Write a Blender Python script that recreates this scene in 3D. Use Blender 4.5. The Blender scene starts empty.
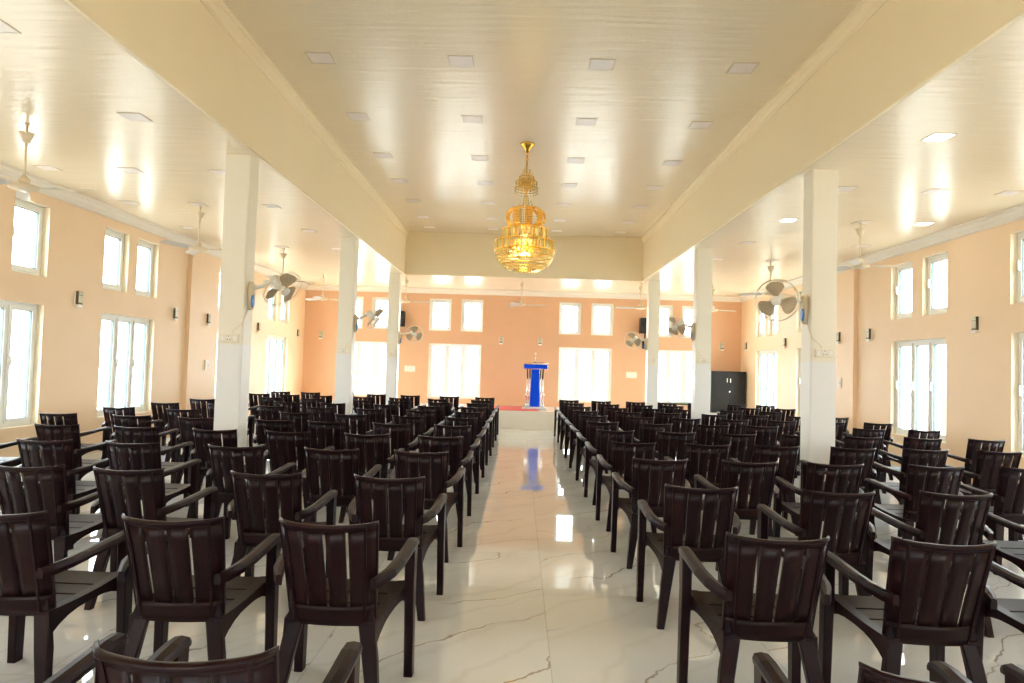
import bpy, bmesh, math, random
from mathutils import Vector, Matrix
random.seed(7)
SC = bpy.context.scene
COL = SC.collection
PI = math.pi

# ------------------------------------------------------------------ materials
def mat(name, col, rough=.5, metal=0., spec=.5, coat=0., emit=None, estr=0., trans=0.):
    m = bpy.data.materials.new(name); m.use_nodes = True
    b = m.node_tree.nodes['Principled BSDF']
    b.inputs['Base Color'].default_value = (*col, 1)
    b.inputs['Roughness'].default_value = rough
    b.inputs['Metallic'].default_value = metal
    b.inputs['Specular IOR Level'].default_value = spec
    b.inputs['Coat Weight'].default_value = coat
    b.inputs['Transmission Weight'].default_value = trans
    if emit:
        b.inputs['Emission Color'].default_value = (*emit, 1)
        b.inputs['Emission Strength'].default_value = estr
    return m

def nodes(m): return m.node_tree.nodes, m.node_tree.links, m.node_tree.nodes['Principled BSDF']

def painted(name, col, rough, var=.04, scale=2.5, bump=0., bscale=(1, 1, 1), spec=.5):
    """wall / ceiling paint: slow tone variation and a faint brushed bump"""
    m = mat(name, col, rough, spec=spec); N, L, b = nodes(m)
    tc = N.new('ShaderNodeTexCoord'); n = N.new('ShaderNodeTexNoise'); n.inputs['Scale'].default_value = scale
    n.inputs['Detail'].default_value = 4
    L.new(tc.outputs['Object'], n.inputs['Vector'])
    r = N.new('ShaderNodeMapRange'); r.inputs['To Min'].default_value = 1 - var; r.inputs['To Max'].default_value = 1 + var
    L.new(n.outputs['Fac'], r.inputs['Value'])
    mx = N.new('ShaderNodeMix'); mx.data_type = 'RGBA'; mx.blend_type = 'MULTIPLY'; mx.inputs['Factor'].default_value = 1
    mx.inputs['A'].default_value = (*col, 1); L.new(r.outputs['Result'], mx.inputs['B'])
    L.new(mx.outputs['Result'], b.inputs['Base Color'])
    if bump:
        mp = N.new('ShaderNodeMapping'); mp.inputs['Scale'].default_value = bscale
        L.new(tc.outputs['Object'], mp.inputs['Vector'])
        n2 = N.new('ShaderNodeTexNoise'); n2.inputs['Scale'].default_value = 1; n2.inputs['Detail'].default_value = 3
        L.new(mp.outputs['Vector'], n2.inputs['Vector'])
        bp = N.new('ShaderNodeBump'); bp.inputs['Strength'].default_value = bump; bp.inputs['Distance'].default_value = .01
        L.new(n2.outputs['Fac'], bp.inputs['Height']); L.new(bp.outputs['Normal'], b.inputs['Normal'])
    return m

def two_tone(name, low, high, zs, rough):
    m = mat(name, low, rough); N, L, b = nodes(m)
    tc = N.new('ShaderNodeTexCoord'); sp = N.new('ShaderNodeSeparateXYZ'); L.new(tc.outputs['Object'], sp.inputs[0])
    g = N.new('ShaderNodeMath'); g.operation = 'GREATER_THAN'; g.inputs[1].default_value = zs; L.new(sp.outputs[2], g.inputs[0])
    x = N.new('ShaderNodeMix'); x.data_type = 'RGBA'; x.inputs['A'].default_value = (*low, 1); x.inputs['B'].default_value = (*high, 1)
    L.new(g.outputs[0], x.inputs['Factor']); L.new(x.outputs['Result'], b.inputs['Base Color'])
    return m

def marble(name, tiled=True):
    m = mat(name, (.8, .77, .72), .016, spec=.62); N, L, b = nodes(m)
    def math_(op, a=None, c=None, v=None):
        x = N.new('ShaderNodeMath'); x.operation = op
        for i, s in enumerate((a, c, v)):
            if s is None: continue
            if isinstance(s, (int, float)): x.inputs[i].default_value = s
            else: L.new(s, x.inputs[i])
        return x.outputs[0]
    tc = N.new('ShaderNodeTexCoord'); sep = N.new('ShaderNodeSeparateXYZ'); L.new(tc.outputs['Object'], sep.inputs[0])
    X, Y = sep.outputs[0], sep.outputs[1]
    TW, TL = 1.2, 2.4
    ix = math_('DIVIDE', math_('SUBTRACT', X, .2), TW); cx = math_('FLOOR', ix)
    odd = math_('MODULO', math_('ABSOLUTE', cx), 2.)
    iy = math_('ADD', math_('DIVIDE', math_('SUBTRACT', Y, 4.64), TL), math_('MULTIPLY', odd, .58)); cy = math_('FLOOR', iy)
    # grout mask
    fx = math_('FRACT', ix); fy = math_('FRACT', iy)
    dx = math_('MULTIPLY', math_('MINIMUM', fx, math_('SUBTRACT', 1., fx)), TW)
    dy = math_('MULTIPLY', math_('MINIMUM', fy, math_('SUBTRACT', 1., fy)), TL)
    grout = math_('LESS_THAN', math_('MINIMUM', dx, dy), .0028)
    # per-tile shift of the vein field
    h = math_('FRACT', math_('MULTIPLY', math_('SINE', math_('ADD', math_('MULTIPLY', cx, 12.99), math_('MULTIPLY', cy, 78.23))), 43758.5))
    off = N.new('ShaderNodeCombineXYZ'); L.new(math_('MULTIPLY', h, 37.), off.inputs[0]); L.new(math_('MULTIPLY', h, 11.), off.inputs[1])
    add = N.new('ShaderNodeVectorMath'); add.operation = 'ADD'; L.new(tc.outputs['Object'], add.inputs[0]); L.new(off.outputs[0], add.inputs[1])
    def noise(sc, det=2.):
        n = N.new('ShaderNodeTexNoise'); n.inputs['Scale'].default_value = sc; n.inputs['Detail'].default_value = det
        L.new(add.outputs[0], n.inputs['Vector']); return n.outputs['Fac']
    n_lo, n_hi = noise(.9, 1.), noise(5., 3.)
    s2 = N.new('ShaderNodeSeparateXYZ'); L.new(add.outputs[0], s2.inputs[0])
    def vein(th, gap, thin, warp, wob):
        t = math_('ADD', math_('MULTIPLY', s2.outputs[0], -math.sin(th)/gap), math_('MULTIPLY', s2.outputs[1], math.cos(th)/gap))
        t = math_('ADD', t, math_('ADD', math_('MULTIPLY', n_lo, warp), math_('MULTIPLY', n_hi, wob)))
        a = math_('ABSOLUTE', math_('SUBTRACT', math_('FRACT', t), .5))
        r = N.new('ShaderNodeMapRange'); r.inputs['From Min'].default_value = 0; r.inputs['From Max'].default_value = thin
        r.inputs['To Min'].default_value = 1; r.inputs['To Max'].default_value = 0
        L.new(a, r.inputs['Value']); return r.outputs[0]
    v1 = vein(.58, .62, .016, 2.2, .28)
    v2 = vein(.72, .36, .10, 2.8, .5)
    v3 = vein(.50, 1.1, .40, 2.0, .4)
    soft = N.new('ShaderNodeTexNoise'); soft.inputs['Scale'].default_value = 1.1; L.new(add.outputs[0], soft.inputs['Vector'])
    gate = N.new('ShaderNodeMapRange'); gate.inputs['From Min'].default_value = .40; gate.inputs['From Max'].default_value = .52
    L.new(soft.outputs['Fac'], gate.inputs['Value'])
    def mix(fac, A, col):
        x = N.new('ShaderNodeMix'); x.data_type = 'RGBA'
        L.new(fac, x.inputs['Factor'])
        if isinstance(A, tuple): x.inputs['A'].default_value = A
        else: L.new(A, x.inputs['A'])
        x.inputs['B'].default_value = col; return x.outputs['Result']
    c = mix(math_('MULTIPLY', v3, .35), (.78, .81, .835, 1), (.63, .65, .665, 1))
    c = mix(math_('MULTIPLY', math_('MULTIPLY', v2, n_lo), .45), c, (.50, .47, .44, 1))
    c = mix(math_('MULTIPLY', math_('MULTIPLY', v1, gate.outputs[0]), .85), c, (.23, .15, .10, 1))
    if tiled: c = mix(math_('MULTIPLY', grout, .5), c, (.42, .40, .37, 1))
    L.new(c, b.inputs['Base Color'])
    return m

def glass_mat():
    m = bpy.data.materials.new('window_glass'); m.use_nodes = True
    N, L = m.node_tree.nodes, m.node_tree.links
    N.remove(N['Principled BSDF']); out = N['Material Output']
    t = N.new('ShaderNodeBsdfTransparent'); t.inputs[0].default_value = (.97, .985, .98, 1)
    g = N.new('ShaderNodeBsdfGlossy'); g.inputs['Roughness'].default_value = .02
    f = N.new('ShaderNodeLayerWeight'); f.inputs['Blend'].default_value = .5
    pw = N.new('ShaderNodeMath'); pw.operation = 'POWER'; pw.inputs[1].default_value = 5; L.new(f.outputs['Facing'], pw.inputs[0])
    ml = N.new('ShaderNodeMath'); ml.operation = 'MULTIPLY_ADD'; ml.inputs[1].default_value = .6; ml.inputs[2].default_value = .02; L.new(pw.outputs[0], ml.inputs[0])
    x = N.new('ShaderNodeMixShader'); L.new(ml.outputs[0], x.inputs[0]); L.new(t.outputs[0], x.inputs[1]); L.new(g.outputs[0], x.inputs[2])
    L.new(x.outputs[0], out.inputs['Surface'])
    return m

def crystal_mat(name, tint, gloss):
    m = bpy.data.materials.new(name); m.use_nodes = True
    N, L = m.node_tree.nodes, m.node_tree.links
    N.remove(N['Principled BSDF']); out = N['Material Output']
    t = N.new('ShaderNodeBsdfTransparent'); t.inputs[0].default_value = (*tint, 1)
    d = N.new('ShaderNodeBsdfTranslucent'); d.inputs[0].default_value = (*tint, 1)
    g = N.new('ShaderNodeBsdfGlossy'); g.inputs['Roughness'].default_value = .08; g.inputs[0].default_value = (1, .95, .8, 1)
    a = N.new('ShaderNodeMixShader'); a.inputs[0].default_value = .40; L.new(t.outputs[0], a.inputs[1]); L.new(d.outputs[0], a.inputs[2])
    x = N.new('ShaderNodeMixShader'); x.inputs[0].default_value = gloss; L.new(a.outputs[0], x.inputs[1]); L.new(g.outputs[0], x.inputs[2])
    L.new(x.outputs[0], out.inputs['Surface'])
    return m

M = dict(
    side=painted('peach_wall_paint', (.90, .67, .44), .45, .03),
    back=painted('orange_wall_paint', (.74, .44, .26), .45, .05),
    reveal=painted('cream_reveal_paint', (.86, .76, .58), .5, .02),
    ceil=painted('glossy_cream_ceiling', (.885, .77, .575), .27, .03, 1.2, .55, (1.0, 12, 1), spec=.75),
    beam=painted('cream_beam_paint', (.91, .785, .545), .5, .02),
    cornice=painted('white_cornice', (.88, .82, .72), .5, .02),
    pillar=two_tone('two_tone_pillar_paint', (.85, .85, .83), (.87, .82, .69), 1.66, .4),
    floor=marble('marble_floor_tile'), stage=painted('cream_stage_tile', (.88, .84, .75), .12, .05, 2.),
    upvc=mat('white_frame', (.86, .86, .83), .3), gasket=mat('dark_gasket', (.13, .19, .18), .5),
    glass=glass_mat(),
    chair=None,
    white=mat('white_enamel', (.84, .82, .75), .3), cream=mat('cream_plastic', (.78, .66, .47), .4),
    bladew=mat('pale_grey_blade', (.66, .63, .58), .3), fanblade=mat('beige_blade', (.50, .40, .26), .35), blue=mat('blue_control_panel', (.05, .22, .62), .3),
    wire=mat('cage_wire', (.72, .66, .52), .3, .6), silver=mat('chrome', (.85, .85, .85), .12, 1.),
    black=mat('black_plastic', (.012, .012, .014), .45), steel=painted('dark_painted_steel', (.017, .016, .0145), .5, .15, 3., spec=.3),
    gold=mat('polished_gold', (.95, .58, .10), .16, 1.), goldbead=mat('gold_beads', (1., .64, .15), .25, .75),
    crystal=crystal_mat('clear_crystal', (1., .94, .66), .30), amber=crystal_mat('amber_crystal', (1., .86, .42), .30),
    lblue=mat('blue_acrylic', (.001, .085, .95), .5, spec=.15), acrylic=mat('clear_acrylic', (.9, .86, .78), .08, trans=.85),
    red=painted('red_carpet', (.62, .10, .08), .9, .15, 30.),
    diff_off=mat('panel_diffuser_off', (.86, .79, .76), .35), diff_on=mat('panel_diffuser_on', (1, 1, 1), .3, emit=(1, .97, .9), estr=6.),
    panel=mat('panel_frame', (.60, .50, .37), .35),
    scon=mat('sconce_olive', (.62, .58, .42), .2), scond=mat('sconce_dark', (.13, .10, .05), .35, .4), sconw=mat('sconce_lens', (.95, .92, .85), .25),
    socket=mat('ivory_switch_plate', (.83, .76, .62), .35), key=mat('white_switch_key', (.88, .86, .80), .3), keyd=mat('grey_socket_hole', (.22, .2, .17), .4),
    keyb=mat('pale_blue_white_base', (.78, .82, .90), .25),
    leafy=mat('yellow_leaf', (.62, .52, .08), .6), green=mat('dark_green_cloth', (.05, .09, .03), .7), grey=mat('grey_ceramic', (.45, .43, .40), .5),
    yard=painted('pale_sandy_yard', (.74, .70, .62), .9, .06, .4),
)
def chair_mat():
    m = mat('maroon_plastic', (.0105, .0015, .0029), .36, spec=.22); N, L, b = nodes(m)
    tc = N.new('ShaderNodeTexCoord'); mp = N.new('ShaderNodeMapping'); mp.inputs['Scale'].default_value = (60, 60, 5)
    n = N.new('ShaderNodeTexNoise'); n.inputs['Scale'].default_value = 1; n.inputs['Detail'].default_value = 2
    L.new(tc.outputs['Object'], mp.inputs[0]); L.new(mp.outputs[0], n.inputs[0])
    bp = N.new('ShaderNodeBump'); bp.inputs['Strength'].default_value = .12; bp.inputs['Distance'].default_value = .002
    L.new(n.outputs['Fac'], bp.inputs['Height']); L.new(bp.outputs['Normal'], b.inputs['Normal'])
    return m
M['chair'] = chair_mat()

# ------------------------------------------------------------------ mesh helpers
def box(bm, c, s, mi=0, rot=None):
    vs = []
    for dx in (-.5, .5):
        for dy in (-.5, .5):
            for dz in (-.5, .5):
                v = Vector((dx*s[0], dy*s[1], dz*s[2]))
                if rot is not None: v = rot @ v
                vs.append(bm.verts.new(v + Vector(c)))
    for f in ((0,1,3,2), (4,6,7,5), (0,4,5,1), (2,3,7,6), (0,2,6,4), (1,5,7,3)):
        bm.faces.new([vs[i] for i in f]).material_index = mi
    return vs

def bx(bm, x0, x1, y0, y1, z0, z1, mi=0):
    return box(bm, ((x0+x1)/2, (y0+y1)/2, (z0+z1)/2), (abs(x1-x0), abs(y1-y0), abs(z1-z0)), mi)

def loft(bm, rings, mi=0, cap=True, smooth=False):
    R = [[bm.verts.new(p) for p in r] for r in rings]
    n = len(R[0])
    for a, b in zip(R, R[1:]):
        for i in range(n):
            f = bm.faces.new((a[i], a[(i+1) % n], b[(i+1) % n], b[i])); f.material_index = mi; f.smooth = smooth
    if cap:
        for r in (list(reversed(R[0])), R[-1]):
            bm.faces.new(r).material_index = mi
    return R

def ring(c, u, v, ru, rv, n=12):
    c, u, v = Vector(c), Vector(u), Vector(v)
    return [c + u*(ru*math.cos(2*PI*i/n)) + v*(rv*math.sin(2*PI*i/n)) for i in range(n)]

def tube(bm, pts, r, n=8, mi=0, closed=False):
    pts = [Vector(p) for p in pts]; rings = []
    m = len(pts)
    for i, p in enumerate(pts):
        if closed: d = pts[(i+1) % m] - pts[i-1]
        else: d = pts[min(i+1, m-1)] - pts[max(i-1, 0)]
        d.normalize()
        ref = Vector((0, 0, 1)) if abs(d.z) < .9 else Vector((1, 0, 0))
        u = d.cross(ref).normalized(); v = u.cross(d).normalized()
        rr = r[i] if isinstance(r, (list, tuple)) else r
        rings.append(ring(p, u, v, rr, rr, n))
    if closed: rings.append(rings[0])
    if closed:
        R = [[bm.verts.new(q) for q in rg] for rg in rings[:-1]]
        for a in range(m):
            A, B = R[a], R[(a+1) % m]
            for i in range(n):
                f = bm.faces.new((A[i], A[(i+1) % n], B[(i+1) % n], B[i])); f.smooth = True; f.material_index = mi
    else: loft(bm, rings, mi, True, True)

def lathe(bm, prof, c=(0, 0, 0), n=24, mi=0, axis=None):
    """prof: list of (r, z)"""
    rings = []
    for r, z in prof:
        rings.append([Vector((r*math.cos(2*PI*i/n), r*math.sin(2*PI*i/n), z)) + Vector(c) for i in range(n)])
    loft(bm, rings, mi, True, True)

def ico(bm, c, r, sub=1, sc=(1, 1, 1), mi=0):
    res = bmesh.ops.create_icosphere(bm, subdivisions=sub, radius=r)
    for v in res['verts']:
        v.co = Vector((v.co.x*sc[0], v.co.y*sc[1], v.co.z*sc[2])) + Vector(c)
    for f in {f for v in res['verts'] for f in v.link_faces}: f.material_index = mi

def octa(bm, c, r, h, mi=0):
    c = Vector(c); t = bm.verts.new(c + Vector((0, 0, h))); b = bm.verts.new(c - Vector((0, 0, h)))
    q = [bm.verts.new(c + Vector((r*math.cos(PI/2*i+.4), r*math.sin(PI/2*i+.4), 0))) for i in range(4)]
    for i in range(4):
        bm.faces.new((q[i], q[(i+1) % 4], t)).material_index = mi
        bm.faces.new((q[(i+1) % 4], q[i], b)).material_index = mi

def obj(name, bm, mats, parent=None, bevel=0., seg=2, smooth=False, world=None):
    if bevel:
        bmesh.ops.bevel(bm, geom=list(bm.edges), offset=bevel, segments=seg, affect='EDGES', profile=.6, clamp_overlap=True)
    bmesh.ops.recalc_face_normals(bm, faces=list(bm.faces))
    if world is not None: bm.transform(world)
    me = bpy.data.meshes.new(name); bm.to_mesh(me); bm.free()
    for m in (mats if isinstance(mats, (list, tuple)) else [mats]): me.materials.append(m)
    if smooth:
        for p in me.polygons: p.use_smooth = True
    o = bpy.data.objects.new(name, me); COL.objects.link(o)
    if parent: o.parent = parent
    return o

def tag(o, label, cat, group=None):
    o['label'] = label; o['category'] = cat
    if group: o['group'] = group
    return o

def thing(name, label, cat, loc=(0, 0, 0), rz=0., group=None):
    o = bpy.data.objects.new(name, None); COL.objects.link(o)
    o.location = loc; o.rotation_euler = (0, 0, rz); o.empty_display_size = .1
    return tag(o, label, cat, group)

def struct(name, bm, mats, **k):
    o = obj(name, bm, mats, **k); o['kind'] = 'structure'; return o

def dup(root, loc, rz, label, group=None):
    r = root.copy(); COL.objects.link(r); r.location = loc; r.rotation_euler = (0, 0, rz); r['label'] = label
    if group: r['group'] = group
    for ch in list(root.children):
        c = ch.copy(); COL.objects.link(c); c.parent = r
        for g in list(ch.children):
            d = g.copy(); COL.objects.link(d); d.parent = c
    return r

BM = bmesh.new
ORD = ['first', 'second', 'third', 'fourth', 'fifth', 'sixth', 'seventh', 'eighth', 'ninth']

# ------------------------------------------------------------------ room dimensions (metres)
XL, XR, YB, YF = -6.13, 6.19, 19.4, -2.6
ZC, ZN = 3.684, 4.723          # side-aisle ceiling and raised nave ceiling
BL, BR, YFA = -2.84, 2.90, 16.53   # nave beam faces and far fascia
YS, ZS = 16.96, .45            # stage
TH = .22

# floor
bm = BM(); bx(bm, XL-TH, XR+TH, YF-TH, YB+TH, -.12, 0); struct('floor', bm, M['floor'])
bm = BM(); bx(bm, -60, 60, -40, 80, -.62, -.5)
o = struct('ground', bm, M['yard'])

# stage platform with a thin nosing
bm = BM(); bx(bm, XL, XR, YS, YB, 0, ZS-.03); bx(bm, XL, XR, YS-.02, YB, ZS-.03, ZS)
struct('stage', bm, M['stage'])

# walls with openings -------------------------------------------------
LOZ = (.60, 2.13); UPZ = (2.49, 3.395)
pairs_side = [(3.45, 4.9), (7.3, 8.75), (9.98, 11.43), (13.84, 15.29), (16.6, 18.05)]
pairs_right = [(3.45, 4.9), (7.3, 8.75), (10.08, 11.56), (14.03, 15.5), (16.68, 18.15)]
pairs_back = [(-5.08, -3.63), (-2.58, -1.10), (1.09, 2.58), (3.67, 5.12)]
pairs_front = [(-5.08, -3.63), (-2.58, -1.10), (1.09, 2.58), (3.67, 5.12)]
def openings(pairs):
    r = []
    for a, b in pairs:
        r.append((a, b, *LOZ, 3))
        r.append((a-.02, a+.60, *UPZ, 1)); r.append((b-.60, b+.02, *UPZ, 1))
    return r
def wall(name, P, a0, a1, z0, z1, ops, mats):
    """P(a, z, d) -> point; d = depth outward from the room face"""
    bm = BM()
    A = sorted({a0, a1, *[q for o in ops for q in o[:2]]}); Z = sorted({z0, z1, *[q for o in ops for q in o[2:4]]})
    vi = {(i, j, k): bm.verts.new(P(A[i], Z[j], TH*k)) for i in range(len(A)) for j in range(len(Z)) for k in (0, 1)}
    def solid(i, j):
        if i < 0 or j < 0 or i >= len(A)-1 or j >= len(Z)-1: return None
        ca, cz = (A[i]+A[i+1])/2, (Z[j]+Z[j+1])/2
        return not any(o[0] < ca < o[1] and o[2] < cz < o[3] for o in ops)
    for i in range(len(A)-1):
        for j in range(len(Z)-1):
            if not solid(i, j): continue
            for k in (0, 1):
                bm.faces.new([vi[q] for q in ((i, j, k), (i+1, j, k), (i+1, j+1, k), (i, j+1, k))]).material_index = 0
            for (ni, nj, e) in ((i-1, j, ((i, j), (i, j+1))), (i+1, j, ((i+1, j), (i+1, j+1))), (i, j-1, ((i, j), (i+1, j))), (i, j+1, ((i, j+1), (i+1, j+1)))):
                if not solid(ni, nj):
                    f = bm.faces.new([vi[(*e[0], 0)], vi[(*e[1], 0)], vi[(*e[1], 1)], vi[(*e[0], 1)]])
                    f.material_index = 1 if solid(ni, nj) is False else 0
    return struct(name, bm, mats)
PL = lambda a, z, d: (XL-d, a, z)
PR = lambda a, z, d: (XR+d, a, z)
PB = lambda a, z, d: (a, YB+d, z)
PF = lambda a, z, d: (a, YF-d, z)
wall('wall_left', PL, YF, YB, 0, ZC, openings(pairs_side), [M['side'], M['reveal']])
wall('wall_right', PR, YF, YB, 0, ZC, openings(pairs_right), [M['side'], M['reveal']])
wall('wall_back', PB, XL-TH, XR+TH, 0, ZC, openings(pairs_back), [M['back'], M['reveal']])
wall('wall_front', PF, XL-TH, XR+TH, 0, ZN, openings(pairs_front), [M['side'], M['reveal']])

# pilasters half way down the side walls
for x0, x1, y0 in ((XL, XL+.07, 12.5), (XR-.07, XR, 12.72)):
    bm = BM(); bx(bm, x0, x1, y0, y0+.36, 0, ZC-.14); o = struct('pilaster', bm, M['side'])

# windows -----------------------------------------------------------------
wn = 0
def window(P, a0, a1, z0, z1, n, flip=False):
    """one uPVC window: outer frame, n sashes (> pane, gasket, handle); depth d is outward"""
    global wn
    wn += 1
    root = bpy.data.objects.new('window_%d' % wn, None); COL.objects.link(root); root['kind'] = 'structure'
    root.location = P((a0+a1)/2, z0, .12); root.empty_display_size = .1
    inv = Matrix.Translation(-Vector(root.location))
    def bar(bm, u0, u1, w0, w1, d0, d1, mi=0):
        ps = [Vector(P(u, w, d)) for u in (u0, u1) for w in (w0, w1) for d in (d0, d1)]
        vs = [bm.verts.new(p) for p in ps]
        for f in ((0,1,3,2), (4,6,7,5), (0,4,5,1), (2,3,7,6), (0,2,6,4), (1,5,7,3)): bm.faces.new([vs[i] for i in f]).material_index = mi
    def fr(bm, u0, u1, w0, w1, t, d0, d1, mi=0):
        bar(bm, u0, u1, w0, w0+t, d0, d1, mi); bar(bm, u0, u1, w1-t, w1, d0, d1, mi)
        bar(bm, u0, u0+t, w0+t, w1-t, d0, d1, mi); bar(bm, u1-t, u1, w0+t, w1-t, d0, d1, mi)
    bm = BM(); fr(bm, a0, a1, z0, z1, .045, .09, .16)
    iw = (a1-a0-.09)/n
    for k in range(1, n): bar(bm, a0+.045+iw*k-.018, a0+.045+iw*k+.018, z0+.045, z1-.045, .09, .16)
    obj('window_frame', bm, M['upvc'], root, world=inv)
    for k in range(n):
        u0 = a0+.045+iw*k+(.018 if k else 0)+.003; u1 = a0+.045+iw*(k+1)-(.018 if k < n-1 else 0)-.003
        w0, w1 = z0+.048, z1-.048
        bm = BM(); fr(bm, u0, u1, w0, w1, .042, .075, .135)
        s = obj('sash', bm, M['upvc'], root, world=inv)
        bm = BM(); fr(bm, u0+.042, u1-.042, w0+.042, w1-.042, .008, .085, .125); obj('gasket', bm, M['gasket'], s, world=inv)
        bm = BM(); bar(bm, u0+.045, u1-.045, w0+.045, w1-.045, .105, .111); obj('pane', bm, M['glass'], s, world=inv)
        hu = (u0+.021) if not flip else (u1-.021); hz = w0 + (w1-w0)*.5
        bm = BM(); bar(bm, hu-.012, hu+.012, hz-.035, hz+.035, .063, .075); bar(bm, hu-.009, hu+.009, hz-.02, hz+.10, .045, .063)
        obj('handle', bm, M['upvc'], s, world=inv)
    # portal that guides sky sampling through the opening
    ld = bpy.data.lights.new('sky_portal', 'AREA'); ld.shape = 'RECTANGLE'; ld.size = a1-a0; ld.size_y = z1-z0
    ld.cycles.is_portal = True
    lo = bpy.data.objects.new('sky_portal', ld); COL.objects.link(lo)
    c = Vector(P((a0+a1)/2, (z0+z1)/2, TH+.01)); inn = Vector(P((a0+a1)/2, (z0+z1)/2, 0)) - c
    lo.location = c; lo.rotation_euler = inn.to_track_quat('-Z', 'Y').to_euler()
for P, prs, fl in ((PL, pairs_side, False), (PR, pairs_right, True), (PB, pairs_back, False), (PF, pairs_front, False)):
    for (a, b, z0, z1, n) in openings(prs): window(P, a, b, z0, z1, n, fl)

# ceilings, beams, cornices --------------------------------------------------
bm = BM()
bx(bm, XL-TH, BL-.03, YF-TH, YB+TH, ZC, ZC+.1); bx(bm, BR+.03, XR+TH, YF-TH, YB+TH, ZC, ZC+.1); bx(bm, BL-.03, BR+.03, YFA+.03, YB+TH, ZC, ZC+.1)
struct('ceiling', bm, M['ceil'])
bm = BM(); bx(bm, BL-.2, BR+.2, YF-TH, YFA+.2, ZN, ZN+.1); struct('ceiling', bm, M['ceil'])
for x0, x1 in ((BL-.035, BL), (BR, BR+.035)):
    bm = BM(); bx(bm, x0, x1, YF-TH, YFA+.2, ZC-.0015, ZN); struct('ceiling_beam', bm, M['beam'])
bm = BM(); bx(bm, BL, BR, YFA, YFA+.035, ZC-.0015, ZN); struct('ceiling_beam', bm, M['beam'])
tn = 0
def cornice(p0, p1, inward, ztop, h, d, mk='cornice'):
    """stepped cove moulding along p0-p1, projecting inward"""
    global tn
    tn += 1
    p0, p1, w = Vector((*p0, 0)), Vector((*p1, 0)), Vector((*inward, 0))
    prof = [(0, 0), (d, 0), (d, -.25*h), (.75*d, -.32*h), (.6*d, -.55*h), (.3*d, -.78*h), (.3*d, -.9*h), (.15*d, -h), (0, -h)]
    bm = BM(); loft(bm, [[p + w*a + Vector((0, 0, ztop+b)) for a, b in prof] for p in (p0, p1)])
    struct('trim_%d' % tn, bm, M[mk])
cornice((XL, YF), (XL, YB), (1, 0), ZC, .148, .12)
cornice((XR, YF), (XR, YB), (-1, 0), ZC, .148, .12)
cornice((XL, YB), (XR, YB), (0, -1), ZC, .148, .12)
cornice((BL, YF), (BL, YFA), (1, 0), ZN, .155, .07, 'beam')
cornice((BR, YF), (BR, YFA), (-1, 0), ZN, .155, .07, 'beam')

# pillars
PIL = []
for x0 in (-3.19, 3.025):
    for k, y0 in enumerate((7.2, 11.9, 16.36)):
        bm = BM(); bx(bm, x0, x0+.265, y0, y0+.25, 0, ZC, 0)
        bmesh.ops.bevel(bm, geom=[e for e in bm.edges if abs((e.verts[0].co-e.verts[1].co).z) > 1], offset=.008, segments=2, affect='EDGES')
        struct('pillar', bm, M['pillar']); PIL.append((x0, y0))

# skirting
bn = {'left': (XL, XL+.012, YF, YS), 'right': (XR-.012, XR, YF, YS)}
for k, (x0, x1, y0, y1) in bn.items():
    bm = BM(); bx(bm, x0, x1, y0, y1, 0, .1); struct('baseboard_'+k, bm, M['stage'])

# ------------------------------------------------------------------ chairs
def sheet(bm, fn, us, vs, th):
    """closed slab through fn(u, v); thickness th goes towards -Y"""
    F = [[bm.verts.new(fn(u, v)) for v in vs] for u in us]
    B = [[bm.verts.new(Vector(fn(u, v)) + Vector((0, -th, 0))) for v in vs] for u in us]
    nu, nv = len(us), len(vs)
    def q(*v):
        f = bm.faces.new(v); f.smooth = True
    for i in range(nu-1):
        for j in range(nv-1):
            q(F[i][j], F[i+1][j], F[i+1][j+1], F[i][j+1]); q(B[i][j], B[i][j+1], B[i+1][j+1], B[i+1][j])
    for i in range(nu-1):
        for j in (0, nv-1): bm.faces.new((F[i][j], F[i+1][j], B[i+1][j], B[i][j]))
    for j in range(nv-1):
        for i in (0, nu-1): bm.faces.new((F[i][j], F[i][j+1], B[i][j+1], B[i][j]))
lin = lambda a, b, n: [a + (b-a)*i/(n-1) for i in range(n)]
def back_pt(u, z):
    t = (z-.40)/.44
    w = .185 + .024*t
    y = -.205 - .125*t - .02*t*t + .052*u*u*(.5+.5*t) + (.03*max(0, abs(u)-.86)/.14)
    zz = z + .010*(u*u-.3)*max(0, t)
    return (u*w, y, zz)
def backrest_mesh():
    bm = BM()
    edges = [-1, -.50, -.45, -.025, .025, .45, .50, 1]
    E = [(-1., -.482), (-.418, -.033), (.033, .418), (.482, 1.)]
    for a, b in E: sheet(bm, back_pt, lin(a, b, 7 if abs(a) == 1 or abs(b) == 1 else 4), lin(.47, .815, 6), .011)
    # solid foot of the panel and apron between the rear legs
    sheet(bm, back_pt, lin(-1, 1, 15), [.385, .42, .45, .475], .013)
    # head of the panel
    sheet(bm, back_pt, lin(-1, 1, 15), [.81, .822, .834], .012)
    # rolled top lip and raised outer ribs
    us = lin(-1, 1, 17)
    rings = []
    for u in us:
        p = Vector(back_pt(u, .836)); rings.append([p + Vector((0, a, b)) for a, b in ((.004, -.008), (.005, .002), (.001, .005), (-.013, .005), (-.020, -.001), (-.019, -.009), (-.011, -.008))])
    loft(bm, rings, smooth=True)
    for s in (-1, 1):
        for uu, off in ((.99, .004), (.80, .010)):
            rings = []
            for z in lin(.40, .832, 8):
                p = Vector(back_pt(s*uu, z)); rings.append([p + Vector((a, b, 0)) for a, b in ((-.006, -.004), (.006, -.004), (.005, -.014-off*.4), (-.005, -.014-off*.4))])
            loft(bm, rings)
    return bm
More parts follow.
